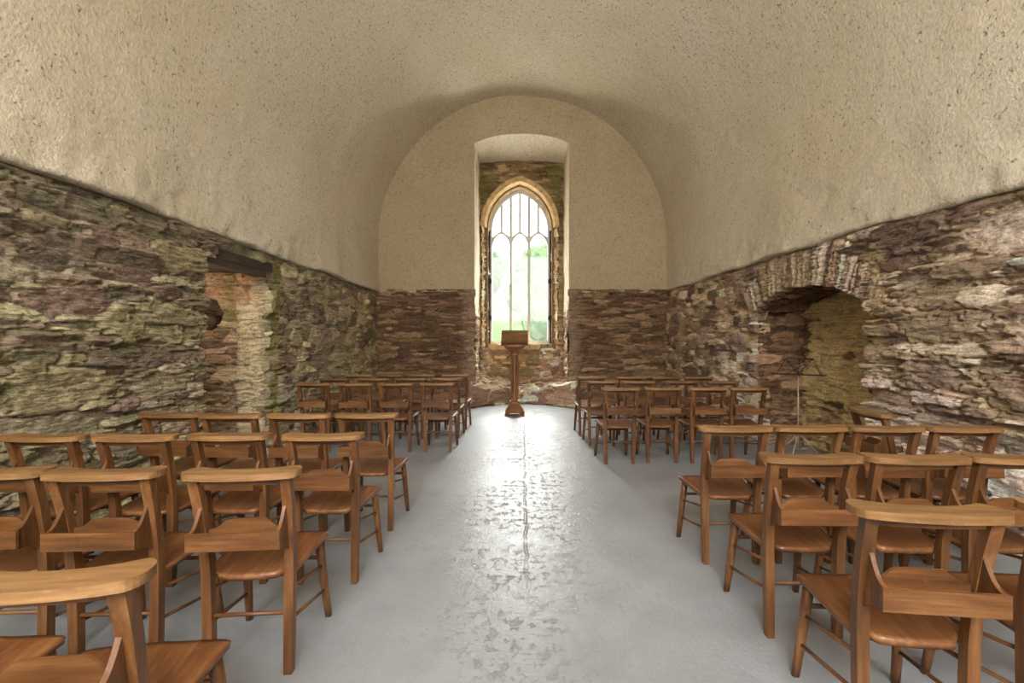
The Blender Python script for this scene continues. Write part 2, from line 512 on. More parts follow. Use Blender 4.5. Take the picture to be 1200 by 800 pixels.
# ---- doorway in the left wall: jambs, head and back of the passage
def jamb(name, y, x0, x1, z1, seed, pal, mortar, tone=None, facing=-1, dip=None, stones=None):
    us = axis_steps([(x0, x1, .012)]); vs = axis_steps([(-.02, z1, .012)])
    U, V = np.meshgrid(us, vs, indexing='ij')
    rng = np.random.default_rng(seed)
    st = stones or pack(rng, x0, x1, 0, z1, [(60, .10, .22, .04, .08, .95, None), (500, .06, .16, .018, .04, .85, None), (900, .03, .08, .012, .025, .75, None)])
    h, c = stone_surface(U, V, st, seed, pal, mortar, (.015, .05), tone, 1.0)
    if dip is not None: h = h+dip(U, V)
    P = np.stack([U, y+facing*h, V], -1)
    return struct(link(name, grid_mesh(name, P, c), M['stone']))

def tone_jamb(U, V, c, seed):
    w = sstep(-3.44, -3.36, U+.04*(fbm(V*6, U*3, seed+61, 3)-.5))*sstep(2.2, 1.6, V+.1*fbm(U*9, V*4, seed+65, 2))
    p = np.array(lin((214, 196, 158)))*(.8+.35*fbm(U*14, V*14, seed+62, 4))[..., None]
    c = c*(1-.9*w[..., None])+p*.9*w[..., None]
    o = sstep(1.72, 1.95, V)*.75  # warm light from the passage painted into the upper jamb's colour
    q = np.array(lin((222, 178, 138)))*(.7+.5*fbm(U*10, V*16, seed+63, 4))[..., None]
    c = c*(1-o[..., None])+q*o[..., None]
    m = sstep(.5, .62, fbm(U*5, V*3, seed+64, 3))*np.exp(-((U+3.52)/.12)**2)*.6
    return c*(1-m[..., None])+np.array(lin((140, 132, 60)))*m[..., None]
def dip_jamb(U, V):
    step = -.10*sstep(-3.40, -3.46, U)
    hole = -.45*sstep(1.15, .95, np.sqrt(((U+3.80)/.15)**2+((V-1.69)/.165)**2))
    ledge = .07*sstep(.022, .012, np.abs(V-2.0))*sstep(.10, .07, np.abs(U+3.36))
    flare = .06*sstep(-3.2, -2.95, U)*-1
    return step+hole+ledge+flare
jamb('wall_door_jamb', DY1+.02, -4.4, -3.08, 2.3, 60, [(150, 128, 106), (132, 110, 90), (168, 146, 122), (116, 96, 78)], (186, 164, 134), tone_jamb, -1, dip_jamb)
jamb('wall_door_jamb_near', DY0-.02, -4.4, -3.10, 2.3, 61, [(128, 110, 92), (112, 98, 80)], (150, 132, 104), None, 1)
bm = box(-4.5, -4.4, DY0-.3, DY1+.5, -.05, 2.4); struct(link('wall_passage', bm_mesh('wall_passage', bm), M['shaded_plaster']))
bm = box(-4.5, -3.03, DY0-.1, DY1+.1, DZ+.02, DZ+.12)
struct(link('ceiling_passage', bm_mesh('ceiling_passage', bm), M['wood_dark']))
bm = soften(box(-3.16, -3.02, DY0-.03, DY1-.06, DZ-.05, DZ+.012), .008)
struct(link('trim_1', bm_mesh('trim_1', bm), M['wood_dark']))
# blackened stub of a beam in the jamb's socket
bm = soften(lathe([(.085, 0), (.10, .03), (.10, .3), (.085, .34)], seg=16), .004)
for v in bm.verts: v.co = Vector((v.co.x, -v.co.z, v.co.y))
o = struct(link('trim_beam_stub', bm_mesh('trim_beam_stub', bm, True), M['wood_dark'])); o.location = (-3.80, DY1+.40, 1.585)

# ---- right wall with the arched recess
def tone_right(U, V, c, seed):
    w = sstep(.50, .66, fbm(U*1.1+7, V*1.7, seed+31, 4))*.45
    c = c*(1-w[..., None])+np.array(lin((196, 176, 138)))*(.75+.5*fbm(U*13, V*13, seed+35, 3))[..., None]*w[..., None]
    b = sstep(1.25, .3, V)*sstep(.36, .58, fbm(U*3, V*6, seed+33, 3))*.65      # pale lime crust low on the wall
    c = c*(1-b[..., None])+np.array(lin((222, 210, 202)))*b[..., None]
    f = sstep(6.6, 9.5, U)*.45
    c = c*(1-f[..., None])+c*np.array([.98, .92, .72])*f[..., None]
    # mortar dressing beside the arch
    d = np.exp(-((U-(AY0-.13))/.10)**2)*sstep(.9, 1.3, V)*sstep(2.25, 2.1, V)*.75
    c = c*(1-d[..., None])+np.array(lin((206, 184, 140)))*(.8+.4*fbm(U*18, V*18, seed+36, 3))[..., None]*d[..., None]
    return c

def make_right():
    us = axis_steps([(YR, 1.6, .06), (1.6, 6.6, .0120), (6.6, YF+.1, .016)])
    vs = axis_steps([(-.03, 2.48, .0100)])
    U, V = np.meshgrid(us, vs, indexing='ij')
    rng = np.random.default_rng(8)
    RT = .34
    def inhole(u, v):
        if AY0 < u < AY1 and v < arch_z(u): return True
        r = math.hypot(u-ACY, v-ACZ); a = abs(math.atan2(u-ACY, v-ACZ))
        return AR-.02 < r < AR+RT and a < math.asin(AHW/AR)+.06
    near = lambda u, v: u < AY0+.1
    far = lambda u, v: u > AY1-.1
    cl = [(60, .20, .34, .075, .13, 1.0, near), (200, .14, .28, .04, .085, 1.0, near), (800, .11, .25, .022, .045, .9, near),
          (110, .11, .18, .06, .10, .95, far), (500, .08, .16, .035, .065, .9, far),
          (4200, .06, .2, .013, .027, .76, near), (2000, .05, .12, .018, .036, .72, far), (2000, .03, .06, .010, .02, .7, near)]
    st = pack(rng, 1.4, YF, 0, 2.46, cl, inhole)
    th = math.asin(AHW/AR)+.05
    n = 62
    for k in range(n):
        a = -th+2*th*(k+.5)/n+rng.normal(0, .002)
        L = RT/2*rng.uniform(.82, 1.05)
        r = AR+L
        st.append((ACY+r*math.sin(a), ACZ+r*math.cos(a), 1.06*L, th*AR/n*rng.uniform(.8, 1.15), PI/2-a))
    pal = [(138, 114, 98), (160, 138, 120), (186, 168, 150), (120, 98, 84), (148, 126, 106), (202, 186, 170), (128, 106, 96), (110, 90, 78), (170, 148, 126)]
    h, c = stone_surface(U, V, st, 150, pal, (184, 162, 124), (.02, .085), tone_right, 1.3, .20, .4)
    X = XW-h+.02*(fbm(U*.8, V*.9, 177, 2)-.5)
    X = np.where(V > zline_right(U)-.04, np.maximum(X, 3.015+.05*sstep(-.02, .02, V-zline_right(U))), X)
    P = np.stack([X, U, V], -1)
    wob = .05*(fbm(V*6, U*0+2, 191, 3)-.5); wz = .03*(fbm(U*9, V*0+3, 192, 3)-.5)
    e0, e1, et = AY0+wob, AY1+wob*1.4, arch_z(U)+wz
    d0, d1, d2 = U-e0, e1-U, et-V
    inside = (d0 > 0) & (d1 > 0) & (d2 > 0)
    dm = np.minimum(np.minimum(d0, d1), d2)
    k0 = inside & (d0 == dm) & (dm < .17); k1 = inside & (d1 == dm) & (dm < .17) & ~k0; k2 = inside & (d2 == dm) & (dm < .17) & ~k0 & ~k1
    bend(P, np.where(k0, d0, -1), e0, 1, 0, 1); bend(P, np.where(k1, d1, -1), e1, 1, 0, 1); bend(P, np.where(k2, d2, -1), et, 2, 0, 1)
    dc = (dm[:-1, :-1]+dm[1:, :-1]+dm[:-1, 1:]+dm[1:, 1:])/4
    hole = dc > .13
    me = grid_mesh('wall_right', P, c, ~hole, True)
    struct(link('wall_right', me, M['stone']))
make_right()

XB = 3.68     # back of the recess
pr = [(128, 100, 76), (110, 84, 64), (146, 116, 90), (94, 72, 56)]
jamb('wall_recess_jamb', AY1+.02, 3.09, XB+.1, 2.2, 160, pr, (140, 114, 82))
jamb('wall_recess_jamb_near', AY0-.02, 3.09, XB+.1, 2.2, 161, pr, (150, 124, 92), None, 1)
def make_recess_back():
    us = axis_steps([(AY0-.1, AY1+.1, .014)]); vs = axis_steps([(-.03, 2.15, .012)])
    U, V = np.meshgrid(us, vs, indexing='ij')
    rng = np.random.default_rng(162)
    st = pack(rng, us[0], us[-1], 0, 2.1, [(80, .10, .22, .03, .07, .95, None), (900, .05, .14, .012, .03, .8, None)])
    def tone(U, V, c, seed):
        k = sstep(.40, .47, .5*fbm(U*1.4, V*2.2, seed+31, 4)+.5*fbm(U*3.5, V*13, seed+34, 4)+.10*sstep(.5, 1.5, V)-.22*sstep(AY1-.22, AY1+.02, U+.15*(V-1.2)))
        p = np.array(lin((226, 200, 146)))*(.80+.5*fbm(U*6, V*9, seed+32, 4))[..., None]
        return c*(1-k[..., None])+p*k[..., None]
    h, c = stone_surface(U, V, st, 162, pr, (176, 148, 100), (.0, .022), tone, .8)
    P = np.stack([XB-h, U, V], -1)
    struct(link('wall_recess', grid_mesh('wall_recess', P, c, None, True), M['stone']))
    # arched head of the recess
    us = axis_steps([(3.07, XB+.1, .02)]); ts = np.linspace(-1.06, 1.06, 170)*math.asin(AHW/AR)
    U, T = np.meshgrid(us, ts, indexing='ij')
    st = pack(np.random.default_rng(163), us[0], us[-1], -1.1, 1.1, [(700, .04, .14, .018, .05, .8, None)])
    h, c = stone_surface(U, T*AR, st, 163, pr, (140, 112, 80), (.01, .04))
    P = np.stack([U, ACY+(AR+.02-h)*np.sin(T), ACZ+(AR+.02-h)*np.cos(T)], -1)
    struct(link('ceiling_recess', grid_mesh('ceiling_recess', P, c), M['stone']))
make_recess_back()

# ---- barrel vault with the plastered upper walls
def make_vault():
    ys = axis_steps([(YR, 2, .10), (2, YF+.12, .04)])
    side = np.linspace(0, 1, 26)
    th = np.linspace(0, PI, 200)
    NP = len(side)*2+len(th)+2
    P = np.zeros((len(ys), NP, 3))
    zl = zline_left(ys)+.05*(fbm(ys*2.2, ys*0, 201, 4)-.5); zr = zline_right(ys)+.05*(fbm(ys*2.2, ys*0+5, 202, 4)-.5)
    for i, y in enumerate(ys):
        X = np.concatenate([[-XP-.10], np.full(len(side), -XP), -RAD*np.cos(th), np.full(len(side), XP), [XP+.10]])
        Z = np.concatenate([[zl[i]], zl[i]+(SPR-zl[i])*side*.985, SPR+RAD*np.sin(th), zr[i]+(SPR-zr[i])*(1-side)*.985, [zr[i]]])
        s = np.arange(NP)*.05
        N = np.stack([-X/RAD, np.where(Z > SPR, -(Z-SPR)/RAD, 0)], -1)
        w = .05*(fbm(s*.9, s*0+y*.9, 210, 3)-.5)+.012*(fbm(s*5, s*0+y*5, 211, 3)-.5)+.008*(fbm(s*11, s*0+y*11, 212, 2)-.5)
        # the lower edge of the coat is lumpier
        ed = np.exp(-np.minimum(np.abs(Z-zl[i])+9*(X > 0), np.abs(Z-zr[i])+9*(X < 0))/.28)
        w = w*(1+1.8*ed)+.012*ed+.03*ed*(fbm(s*8, s*0+y*7, 213, 3)-.5)*(2 if True else 1)
        w[0] = w[-1] = 0
        P[i, :, 0] = X+N[:, 0]*w; P[i, :, 1] = y; P[i, :, 2] = Z+N[:, 1]*w
    struct(link('ceiling', grid_mesh('ceiling', P), M['plaster']))
make_vault()

# ---- floor
bm = bmesh.new()
bmesh.ops.create_grid(bm, x_segments=1, y_segments=1, size=1)
for v in bm.verts: v.co = Vector((-4.5 if v.co.x < 0 else 3.9, YR if v.co.y < 0 else 11.0, 0))
struct(link('floor', bm_mesh('floor', bm), M['floor']))

# ---- end wall
NX0, NX1, NZC, NZA = -1.0, .98, 5.49, 5.685      # niche opening
def niche_top(x):
    t = (x-(NX0+NX1)/2)/((NX1-NX0)/2)
    return NZC+(NZA-NZC)*(1-np.minimum(np.abs(t), 1)**2.4)
def make_end():
    # stone lower part (left and right of the niche)
    us = axis_steps([(-3.2, 3.2, .016)]); vs = axis_steps([(-.03, 2.44, .0125)])
    U, V = np.meshgrid(us, vs, indexing='ij')
    rng = np.random.default_rng(250)
    st = pack(rng, -3.2, 3.2, 0, 2.44, [(60, .12, .3, .03, .06, .95, None), (1500, .07, .2, .016, .036, .8, None), (4500, .04, .12, .011, .022, .72, None)])
    pal = [(118, 92, 72), (134, 106, 84), (100, 76, 60), (148, 120, 96), (112, 84, 70), (92, 72, 58)]
    def tone(U, V, c, seed):
        c = c*np.array([1.02, 1.04, .96])
        d = np.exp(-((np.abs(U-.0)-1.06)/.16)**2)*.55
        return c*(1-d[..., None])+np.array(lin((196, 170, 144)))*(.7+.6*fbm(U*14, V*14, seed+31, 3))[..., None]*d[..., None]
    h, c = stone_surface(U, V, st, 250, pal, (128, 102, 76), (.02, .06), tone, 1.1)
    # the coursing bulges out towards the niche
    h = h+.03*np.exp(-((np.abs(U)-1.05)/.2)**2)
    P = np.stack([U, YF+.03-h, V], -1)
    w = .09*(fbm(V*5, U*0, 251, 3)-.5)
    e0, e1 = NX0+.01+w*.8, NX1-.01-w*.8
    d0, d1 = U-e0, e1-U
    bend(P, np.where((d0 > 0) & (d0 < .2), d0, -1), e0, 0, 1, 1); bend(P, np.where((d1 > 0) & (d1 < .2), d1, -1), e1, 0, 1, 1)
    uc = (us[:-1]+us[1:])/2; vc = (vs[:-1]+vs[1:])/2
    UC, VC = np.meshgrid(uc, vc, indexing='ij')
    keep = (UC < NX0+.12) | (UC > NX1-.12)
    struct(link('wall_far', grid_mesh('wall_far', P, c, keep), M['stone']))
    # plastered tympanum
    us = axis_steps([(-3.15, NX0, .05), (NX0, NX1, .05), (NX1, 3.15, .05)])
    tt = np.linspace(0, 1, 110)
    U, T = np.meshgrid(us, tt, indexing='ij')
    z0 = 2.385+.035*(fbm(U*3, U*0, 253, 4)-.5)*2
    inside = (U > NX0-1e-6) & (U < NX1+1e-6)
    lo = np.where(inside, niche_top(U)+.012*(fbm(U*9, U*0, 254, 2)-.5), z0)
    # keep the edge columns at the jamb straight
    Z = lo+(6.7-lo)*T
    P = np.stack([U, YF+.0-.03*(fbm(U*1.2, Z*1.2, 255, 3)-.5)-.008*(fbm(U*12, Z*12, 256, 2)-.5), Z], -1)
    e0 = np.argmin(np.abs(us-NX0)); e1 = np.argmin(np.abs(us-NX1))
    bm = bmesh.new()
    for a, b, fix in ((0, e0, None), (e0, e1, 'mid'), (e1, len(us)-1, None)):
        Q = P[a:b+1].copy()
        if fix is None:
            Uq = U[a:b+1]; zz = z0[a:b+1]; Zq = zz+(6.7-zz)*T[a:b+1]
            Q[..., 2] = Zq
            Q[..., 1] = YF-.03*(fbm(Uq*1.2, Zq*1.2, 255, 3)-.5)-.008*(fbm(Uq*12, Zq*12, 256, 2)-.5)
        m = grid_mesh('tmp', Q); bm.from_mesh(m); bpy.data.meshes.remove(m)
    me = bpy.data.meshes.new('wall_far_plaster'); bm.to_mesh(me); bm.free()
    struct(link('wall_far_plaster', me, M['shaded_plaster']))
make_end()

# ---- window niche
YB = 11.0        # masonry around the pointed window
YG = 11.36       # glazing plane
CX = -.055       # window axis
def pointed(w, spring, rise, n=40):
    R = (w*w+rise*rise)/(2*w)
    a1 = math.acos((R-w)/R)
    right = [(w-R+R*math.cos(a1*i/n), spring+R*math.sin(a1*i/n)) for i in range(n+1)]
    left = [(-x, z) for x, z in right[::-1][1:]]
    return right+left     # from right spring over the apex to left spring
W_OUT, S_OUT, R_OUT = .875, 3.97, 1.11
W_IN, S_IN, R_IN = .70, 3.95, .93
def pointed_z(x, w, s, r):
    R = (w*w+r*r)/(2*w)
    return s+np.sqrt(np.maximum(R*R-(np.abs(x)+R-w)**2, 0))

def make_niche():
    # plastered reveals and soffit in one coat (upper), from the end wall to the masonry
    ts = axis_steps([(0, 1, .04)])
    path = []
    zlow = 1.9
    for z in np.linspace(zlow, NZC, 90): path.append((NX0, z, -.965, zlow+(z-zlow)*(5.40-zlow)/(NZC-zlow)))
    for x in np.linspace(NX0, NX1, 50)[1:-1]:
        t = (x-NX0)/(NX1-NX0)
        path.append((x, float(niche_top(np.array(x))), -.965+t*(.935+.965), 5.40+.05*(1-abs(2*t-1)**2.4)))
    for z in np.linspace(NZC, zlow, 90): path.append((NX1, z, .935, zlow+(z-zlow)*(5.40-zlow)/(NZC-zlow)))
    path = np.array(path)
    A = np.stack([path[:, 0], np.full(len(path), YF-.012), path[:, 1]], -1)
    B = np.stack([path[:, 2], np.full(len(path), YB), path[:, 3]], -1)
    P = A[:, None, :]*(1-ts[None, :, None])+B[:, None, :]*ts[None, :, None]
    k = np.arange(len(path))[:, None]*.04+ts[None, :]*0; q = ts[None, :]+k*0
    w = .035*(fbm(k*3, q*3, 260, 3)-.5)+.018*(fbm(k*10, q*9, 261, 2)-.5)
    nx = np.where(np.arange(len(path)) < 90, 1.0, np.where(np.arange(len(path)) >= len(path)-90, -1.0, 0.0))
    nz = np.where(nx == 0, -1.0, 0.0)
    fade = sstep(0, .12, q)
    P[..., 0] += nx[:, None]*w*fade; P[..., 2] += nz[:, None]*w*fade
    struct(link('wall_niche_plaster', grid_mesh('wall_niche_plaster', P), M['plaster']))
    # rough stone reveals below
    palr = [(196, 168, 140), (170, 140, 114), (140, 112, 90), (206, 184, 160), (124, 98, 80)]
    for side, nm in ((-1, 'wall_niche_left'), (1, 'wall_niche_right')):
        x = NX0 if side < 0 else NX1
        us = axis_steps([(YF+.03, YB+.06, .015)]); vs = axis_steps([(-.02, 2.6, .014)])
        U, V = np.meshgrid(us, vs, indexing='ij')
        st = pack(np.random.default_rng(265+side), us[0], us[-1], 0, 2.6, [(60, .10, .2, .04, .09, .95, None), (600, .05, .14, .02, .045, .85, None), (700, .03, .08, .012, .025, .75, None)])
        h, c = stone_surface(U, V, st, 265+side, palr, (206, 188, 160), (.02, .07), None, 1.3)
        h = h-.05*sstep(1.85, 2.35, V)-.02*0
        P = np.stack([x-side*(h-.02), U, V], -1)
        struct(link(nm, grid_mesh(nm, P, c), M['stone']))
    # masonry at the back with the pointed opening
    us = axis_steps([(-1.05, 1.05, .014)]); vs = axis_steps([(.3, 5.62, .014)])
    U, V = np.meshgrid(us, vs, indexing='ij')
    rng = np.random.default_rng(270)
    st = pack(rng, -1.05, 1.05, .3, 5.6, [(100, .08, .2, .03, .06, .95, None), (1200, .05, .14, .015, .035, .8, None), (1500, .03, .08, .01, .022, .75, None)])
    pal = [(120, 98, 66), (140, 116, 80), (100, 80, 54), (112, 100, 62), (150, 126, 92)]
    def tone(U, V, c, seed):
        lo = sstep(3.9, 2.6, V)
        c2 = c*1.5+.06
        c = c*(1-lo[..., None])+c2*lo[..., None]
        m = sstep(.55, .8, np.abs(U-CX)/1.0)*sstep(4.2, 4.8, V)*sstep(.35, .6, fbm(U*5, V*4, seed+31, 3))*.6
        return c*(1-m[..., None])+np.array(lin((128, 128, 64)))*m[..., None]
    h, c = stone_surface(U, V, st, 270, pal, (138, 116, 82), (.01, .045), tone, 1.0)
    P = np.stack([U, YB+.02-h, V], -1)
    uc = (us[:-1]+us[1:])/2; vc = (vs[:-1]+vs[1:])/2
    UC, VC = np.meshgrid(uc, vc, indexing='ij')
    wb = .05*(fbm(VC*6, UC*0, 271, 3)-.5)
    hole = (VC > 1.06) & (VC < pointed_z(UC-CX, W_OUT, S_OUT, R_OUT)) & (np.abs(UC-CX) < W_OUT+np.where(VC < S_OUT, wb, 0))
    struct(link('wall_niche', grid_mesh('wall_niche', P, c, ~hole), M['stone']))
    # splayed stone jambs of the window
    for side, nm in ((-1, 'wall_window_jamb_left'), (1, 'wall_window_jamb_right')):
        us = axis_steps([(0, .40, .012)]); vs = axis_steps([(1.0, 4.05, .014)])
        U, V = np.meshgrid(us, vs, indexing='ij')
        st = pack(np.random.default_rng(275+side), 0, .4, 1, 4.05, [(200, .06, .13, .04, .09, .95, None), (600, .03, .08, .015, .04, .8, None)])
        h, c = stone_surface(U, V, st, 275+side, [(206, 180, 140), (184, 158, 122), (160, 132, 100), (214, 194, 160)], (196, 172, 134), (.015, .05), None, 1.1)
        t = U/.40
        P = np.stack([CX+side*(W_OUT-(W_OUT-W_IN)*t-h*.9+.012), YB-.02+t*(YG-YB+.04)-h*.3, V], -1)
        struct(link(nm, grid_mesh(nm, P, c), M['stone']))
make_niche()

# dressed voussoirs of the pointed window arch
def make_arch_ring():
    n = 11
    bm = bmesh.new()
    o = pointed(W_OUT, S_OUT, R_OUT, n*4); i = pointed(W_IN-.005, S_IN, R_IN, n*4)
    oo = pointed(W_OUT+.02, S_OUT, R_OUT+.03, n*4)
    N = len(o)
    k = 0
    while k < N-1:
        k2 = min(k+4, N-1)
        rings = []
        for j in range(k, k2+1):
            s = .06 if j == k else (-.06 if j == k2 else 0)
            j2 = min(max(j+(1 if s > 0 else -1 if s < 0 else 0), 0), N-1)
            f = abs(s)
            def mixp(A): return (A[j][0]*(1-f)+A[j2][0]*f, A[j][1]*(1-f)+A[j2][1]*f)
            a, b, c = mixp(oo), mixp(o), mixp(i)
            m = (b[0]*.55+c[0]*.45, b[1]*.55+c[1]*.45)
            rings.append([bm.verts.new((CX+p[0], y, p[1])) for p, y in ((a, YB+.08), (a, YB-.045), (m, YB-.05), (m, YB-.03), (c, YG+.0), (c, YG+.06))])
        for r, r2 in zip(rings, rings[1:]):
            for q in range(5):
                bm.faces.new((r[q], r[q+1], r2[q+1], r2[q]))
        bm.faces.new(rings[0]); bm.faces.new(rings[-1])
        k = k2
    return bm
M['ashlar'] = mat_plain('dressed_ochre_stone', rgb(196, 166, 120), .9, 0, .35, 9, .6)
struct(link('trim_2', bm_mesh('trim_2', soften(make_arch_ring(), .006)), M['ashlar']))

# rebate strips and pins beside the glazing
for side, nm in ((-1, 'trim_3'), (1, 'trim_4')):
    x = CX+side*.712
    st_ = struct(link(nm, bm_mesh(nm, soften(box(x-.022, x+.022, YG-.12, YG-.02, 1.3, 3.93), .004)), M['wood_dark']))
    for z in (1.9, 2.75):
        link('hinge_pin', bm_mesh('hinge_pin', soften(box(x-.055, x+.055, YG-.16, YG-.10, z-.05, z+.05), .01)), M['iron'], st_)

# ---- the window: frame, mullions, tracery, glass
def make_window():
    w, s, r = .735, 3.95, .965; fw = .085; b0 = 1.28
    d0, d1 = YG-.05, YG+.06
    out = pointed(w, s, r, 30); inn = pointed(w-fw, s, r-fw*1.15, 30)
    O = [(w, b0)]+out+[(-w, b0)]; I = [(w-fw, b0+fw)]+inn+[(-w+fw, b0+fw)]
    bm = bmesh.new()
    n = len(O)
    vs = [[bm.verts.new((CX+p[0], y, p[1])) for p in A] for A, y in ((O, d0), (I, d0), (I, d1), (O, d1))]
    for k in range(n):
        j = (k+1) % n
        for q in range(4):
            a, b = vs[q], vs[(q+1) % 4]
            bm.faces.new((a[k], a[j], b[j], b[k]))
    fr = link('window_1', bm_mesh('window_1', bm), M['frame']); struct(fr)
    mw = .030
    hz = lambda x: 3.775+.14*(1-abs(((x+.705) % .47)/.47*2-1))      # zigzag over the lights
    def bar(x, z0, z1, hw, nm):
        m = soften(box(CX+x-hw, CX+x+hw, YG-.045, YG+.05, z0, z1), .008)
        link(nm, bm_mesh(nm, m), M['frame'], fr)
    for x in (-.212, .212):
        bar(x, b0+.02, float(pointed_z(np.array(x), w-fw, s, r-fw*1.15))+.02, mw, 'mullion')
    for x in (-.43, 0, .43):
        bar(x, 3.90, float(pointed_z(np.array(x), w-fw, s, r-fw*1.15))+.02, .024, 'tracery_bar')
    for c, hw in ((-.435, .205), (0, .19), (.435, .205)):
        up, lo = [], []
        for k in range(21):
            t = -1+2*k/20
            x = c+t*(hw+.006)
            up.append((CX+x, 3.775+.145*(1-abs(t))+.018))
            lo.append((CX+x, 3.60+.265*(1-abs(t)**1.9)**.75))
        m = prism(up+lo[::-1], 'y', YG-.04, YG+.045)
        link('light_head', bm_mesh('light_head', m), M['frame'], fr)
    bm = bmesh.new()
    bm.faces.new([bm.verts.new((CX+p[0], YG+.012, p[1])) for p in O])
    link('window_pane', bm_mesh('window_pane', bm), M['glass'], fr)
make_window()

# ---- masonry core behind the faces
M['core'] = mat_plain('wall_core', rgb(120, 100, 78), .95, 0, .3, 8, .6)
def core(name, *b): struct(link(name, bm_mesh(name, box(*b)), M['core']))
core('wall_core_right', 3.14, 3.95, AY1+.07, AY1+.45, -.05, 2.3); core('wall_core_right_near', 3.14, 3.95, AY0-.45, AY0-.07, -.05, 2.3)
core('wall_core_recess', XB+.05, XB+.3, AY0-.4, AY1+.4, -.05, 2.4); core('ceiling_core_recess', 3.14, 3.95, AY0-.4, AY1+.4, 2.1, 2.4)
core('wall_core_left', -4.6, -3.16, DY1+.5, DY1+.9, -.05, 2.4); core('wall_core_left_near', -4.6, -3.16, DY0-.5, DY0-.10, -.05, 2.4)
core('wall_core_niche_left', -1.7, NX0-.07, YF+.10, YG+.6, -.05, 6.3); core('wall_core_niche_right', NX1+.07, 1.7, YF+.10, YG+.6, -.05, 6.3)
core('ceiling_core_niche', -1.7, 1.7, YF+.10, YG+.6, 5.75, 6.4); core('wall_core_sill', -1.1, 1.1, YB+.12, YG+.45, -.05, 1.09)
def window_core():
    o = pointed(W_IN+.035, S_IN, R_IN+.04, 24); o = [(W_IN+.035, 1.0)]+o+[(-W_IN-.035, 1.0)]
    bm = bmesh.new()
    rim = [(1.2, 1.0)]+[(1.2 if p[0] > 0.3 else (-1.2 if p[0] < -.3 else p[0]*4), 5.9 if abs(p[0]) < .5 else min(5.9, p[1]*1.0+.3)) for p in o[1:-1]]+[(-1.2, 1.0)]
    ys = (YB+.11, YG+.45)
    R = [[[bm.verts.new((CX+p[0], y, p[1])) for p in A] for A in (o, rim)] for y in ys]
    for k in range(len(o)-1):
        bm.faces.new((R[0][0][k], R[0][0][k+1], R[0][1][k+1], R[0][1][k]))
        bm.faces.new((R[1][0][k], R[1][1][k], R[1][1][k+1], R[1][0][k+1]))
        bm.faces.new((R[0][0][k], R[1][0][k], R[1][0][k+1], R[0][0][k+1]))
    struct(link('wall_core_window', bm_mesh('wall_core_window', bm), M['core']))
window_core()

# ---- sill and the broken stonework under the window
def lumpy_box(name, x0, x1, y0, y1, z0, z1, mat, seed, amp=.02):
    bm = box(x0, x1, y0, y1, z0, z1)
    bmesh.ops.subdivide_edges(bm, edges=bm.edges[:], cuts=7, use_grid_fill=True)
    for v in bm.verts:
        n = fbm(np.array(v.co.x*7+v.co.y*5), np.array(v.co.z*9+v.co.y*3), seed, 3)-.5
        v.co += Vector((n*amp, -abs(n)*amp, n*amp))
    return link(name, bm_mesh(name, bm, False), mat)
struct(lumpy_box('trim_6', .40, .80, 11.06, 11.5, 1.04, 1.25, M['core'], 286, .06))
struct(lumpy_box('trim_5', -.78, .42, 11.08, 11.5, 1.10, 1.285, M['ashlar'], 280))

def make_rubble():
    xs = axis_steps([(-1.25, 1.25, .014)]); ss = np.linspace(0, 1, 190)
    U, S = np.meshgrid(xs, ss, indexing='ij')
    y0 = 10.50-.80*np.clip(np.abs(U)/1.1, 0, 1.1)**2+.10*(fbm(U*3, U*0, 281, 3)-.5)+.75*sstep(1.06, 1.25, np.abs(U))
    L = S*2.2          # length along the profile
    # profile: rise from the floor, rough slope, then the upright face below the sill
    low = .30+.20*np.abs(U)**1.5+.12*(fbm(U*2.5, U*0+4, 282, 3)-.5)
    q = np.clip(S/.18, 0, 1); q2 = np.clip((S-.18)/.42, 0, 1); q3 = np.clip((S-.6)/.4, 0, 1)
    yb = 11.03
    Y = y0+.10*q+(yb-y0-.10)*q2*(1-.0*q3)
    top = 1.16+.02*U
    Z = -.03+low*sstep(0, 1, q)*.9+(low*.1+.10)*q2+(top-low-.07)*q3
    st = pack(np.random.default_rng(283), -1.25, 1.25, 0, 2.2, [(60, .12, .22, .06, .10, .95, None), (500, .06, .15, .03, .06, .85, None), (900, .03, .09, .015, .03, .75, None)])
    patch = sstep(.06, .0, np.maximum(np.maximum(-.70-U, U-.36), 0))*sstep(.60, .66, S)
    def tone(U_, V_, c, seed):
        p = np.array(lin((160, 128, 88)))*(.8+.4*fbm(U*5, S*9, seed+31, 4))[..., None]
        k = patch[..., None]*.85
        m = (sstep(.56, .66, fbm(U*4, S*7, seed+32, 3))*sstep(.4, .25, np.abs(U+.45)))[..., None]*.4
        c = c*(1-m)+np.array(lin((150, 146, 70)))*m
        return c*(1-k)+p*k
    h, c = stone_surface(U, L, st, 284, [(210, 182, 156), (182, 152, 128), (152, 122, 100), (220, 198, 174), (132, 106, 88)], (206, 182, 154), (.03, .12), tone, 2.4)
    h = h*(1-.75*patch)+.16*(fbm(U*5, L*6, 285, 4)-.5)*(1-patch)*sstep(0, .05, S)
    P = np.stack([U, Y-h*.75, Z+h*.65], -1)
    struct(link('wall_niche_base', grid_mesh('wall_niche_base', P, c), M['stone']))
make_rubble()

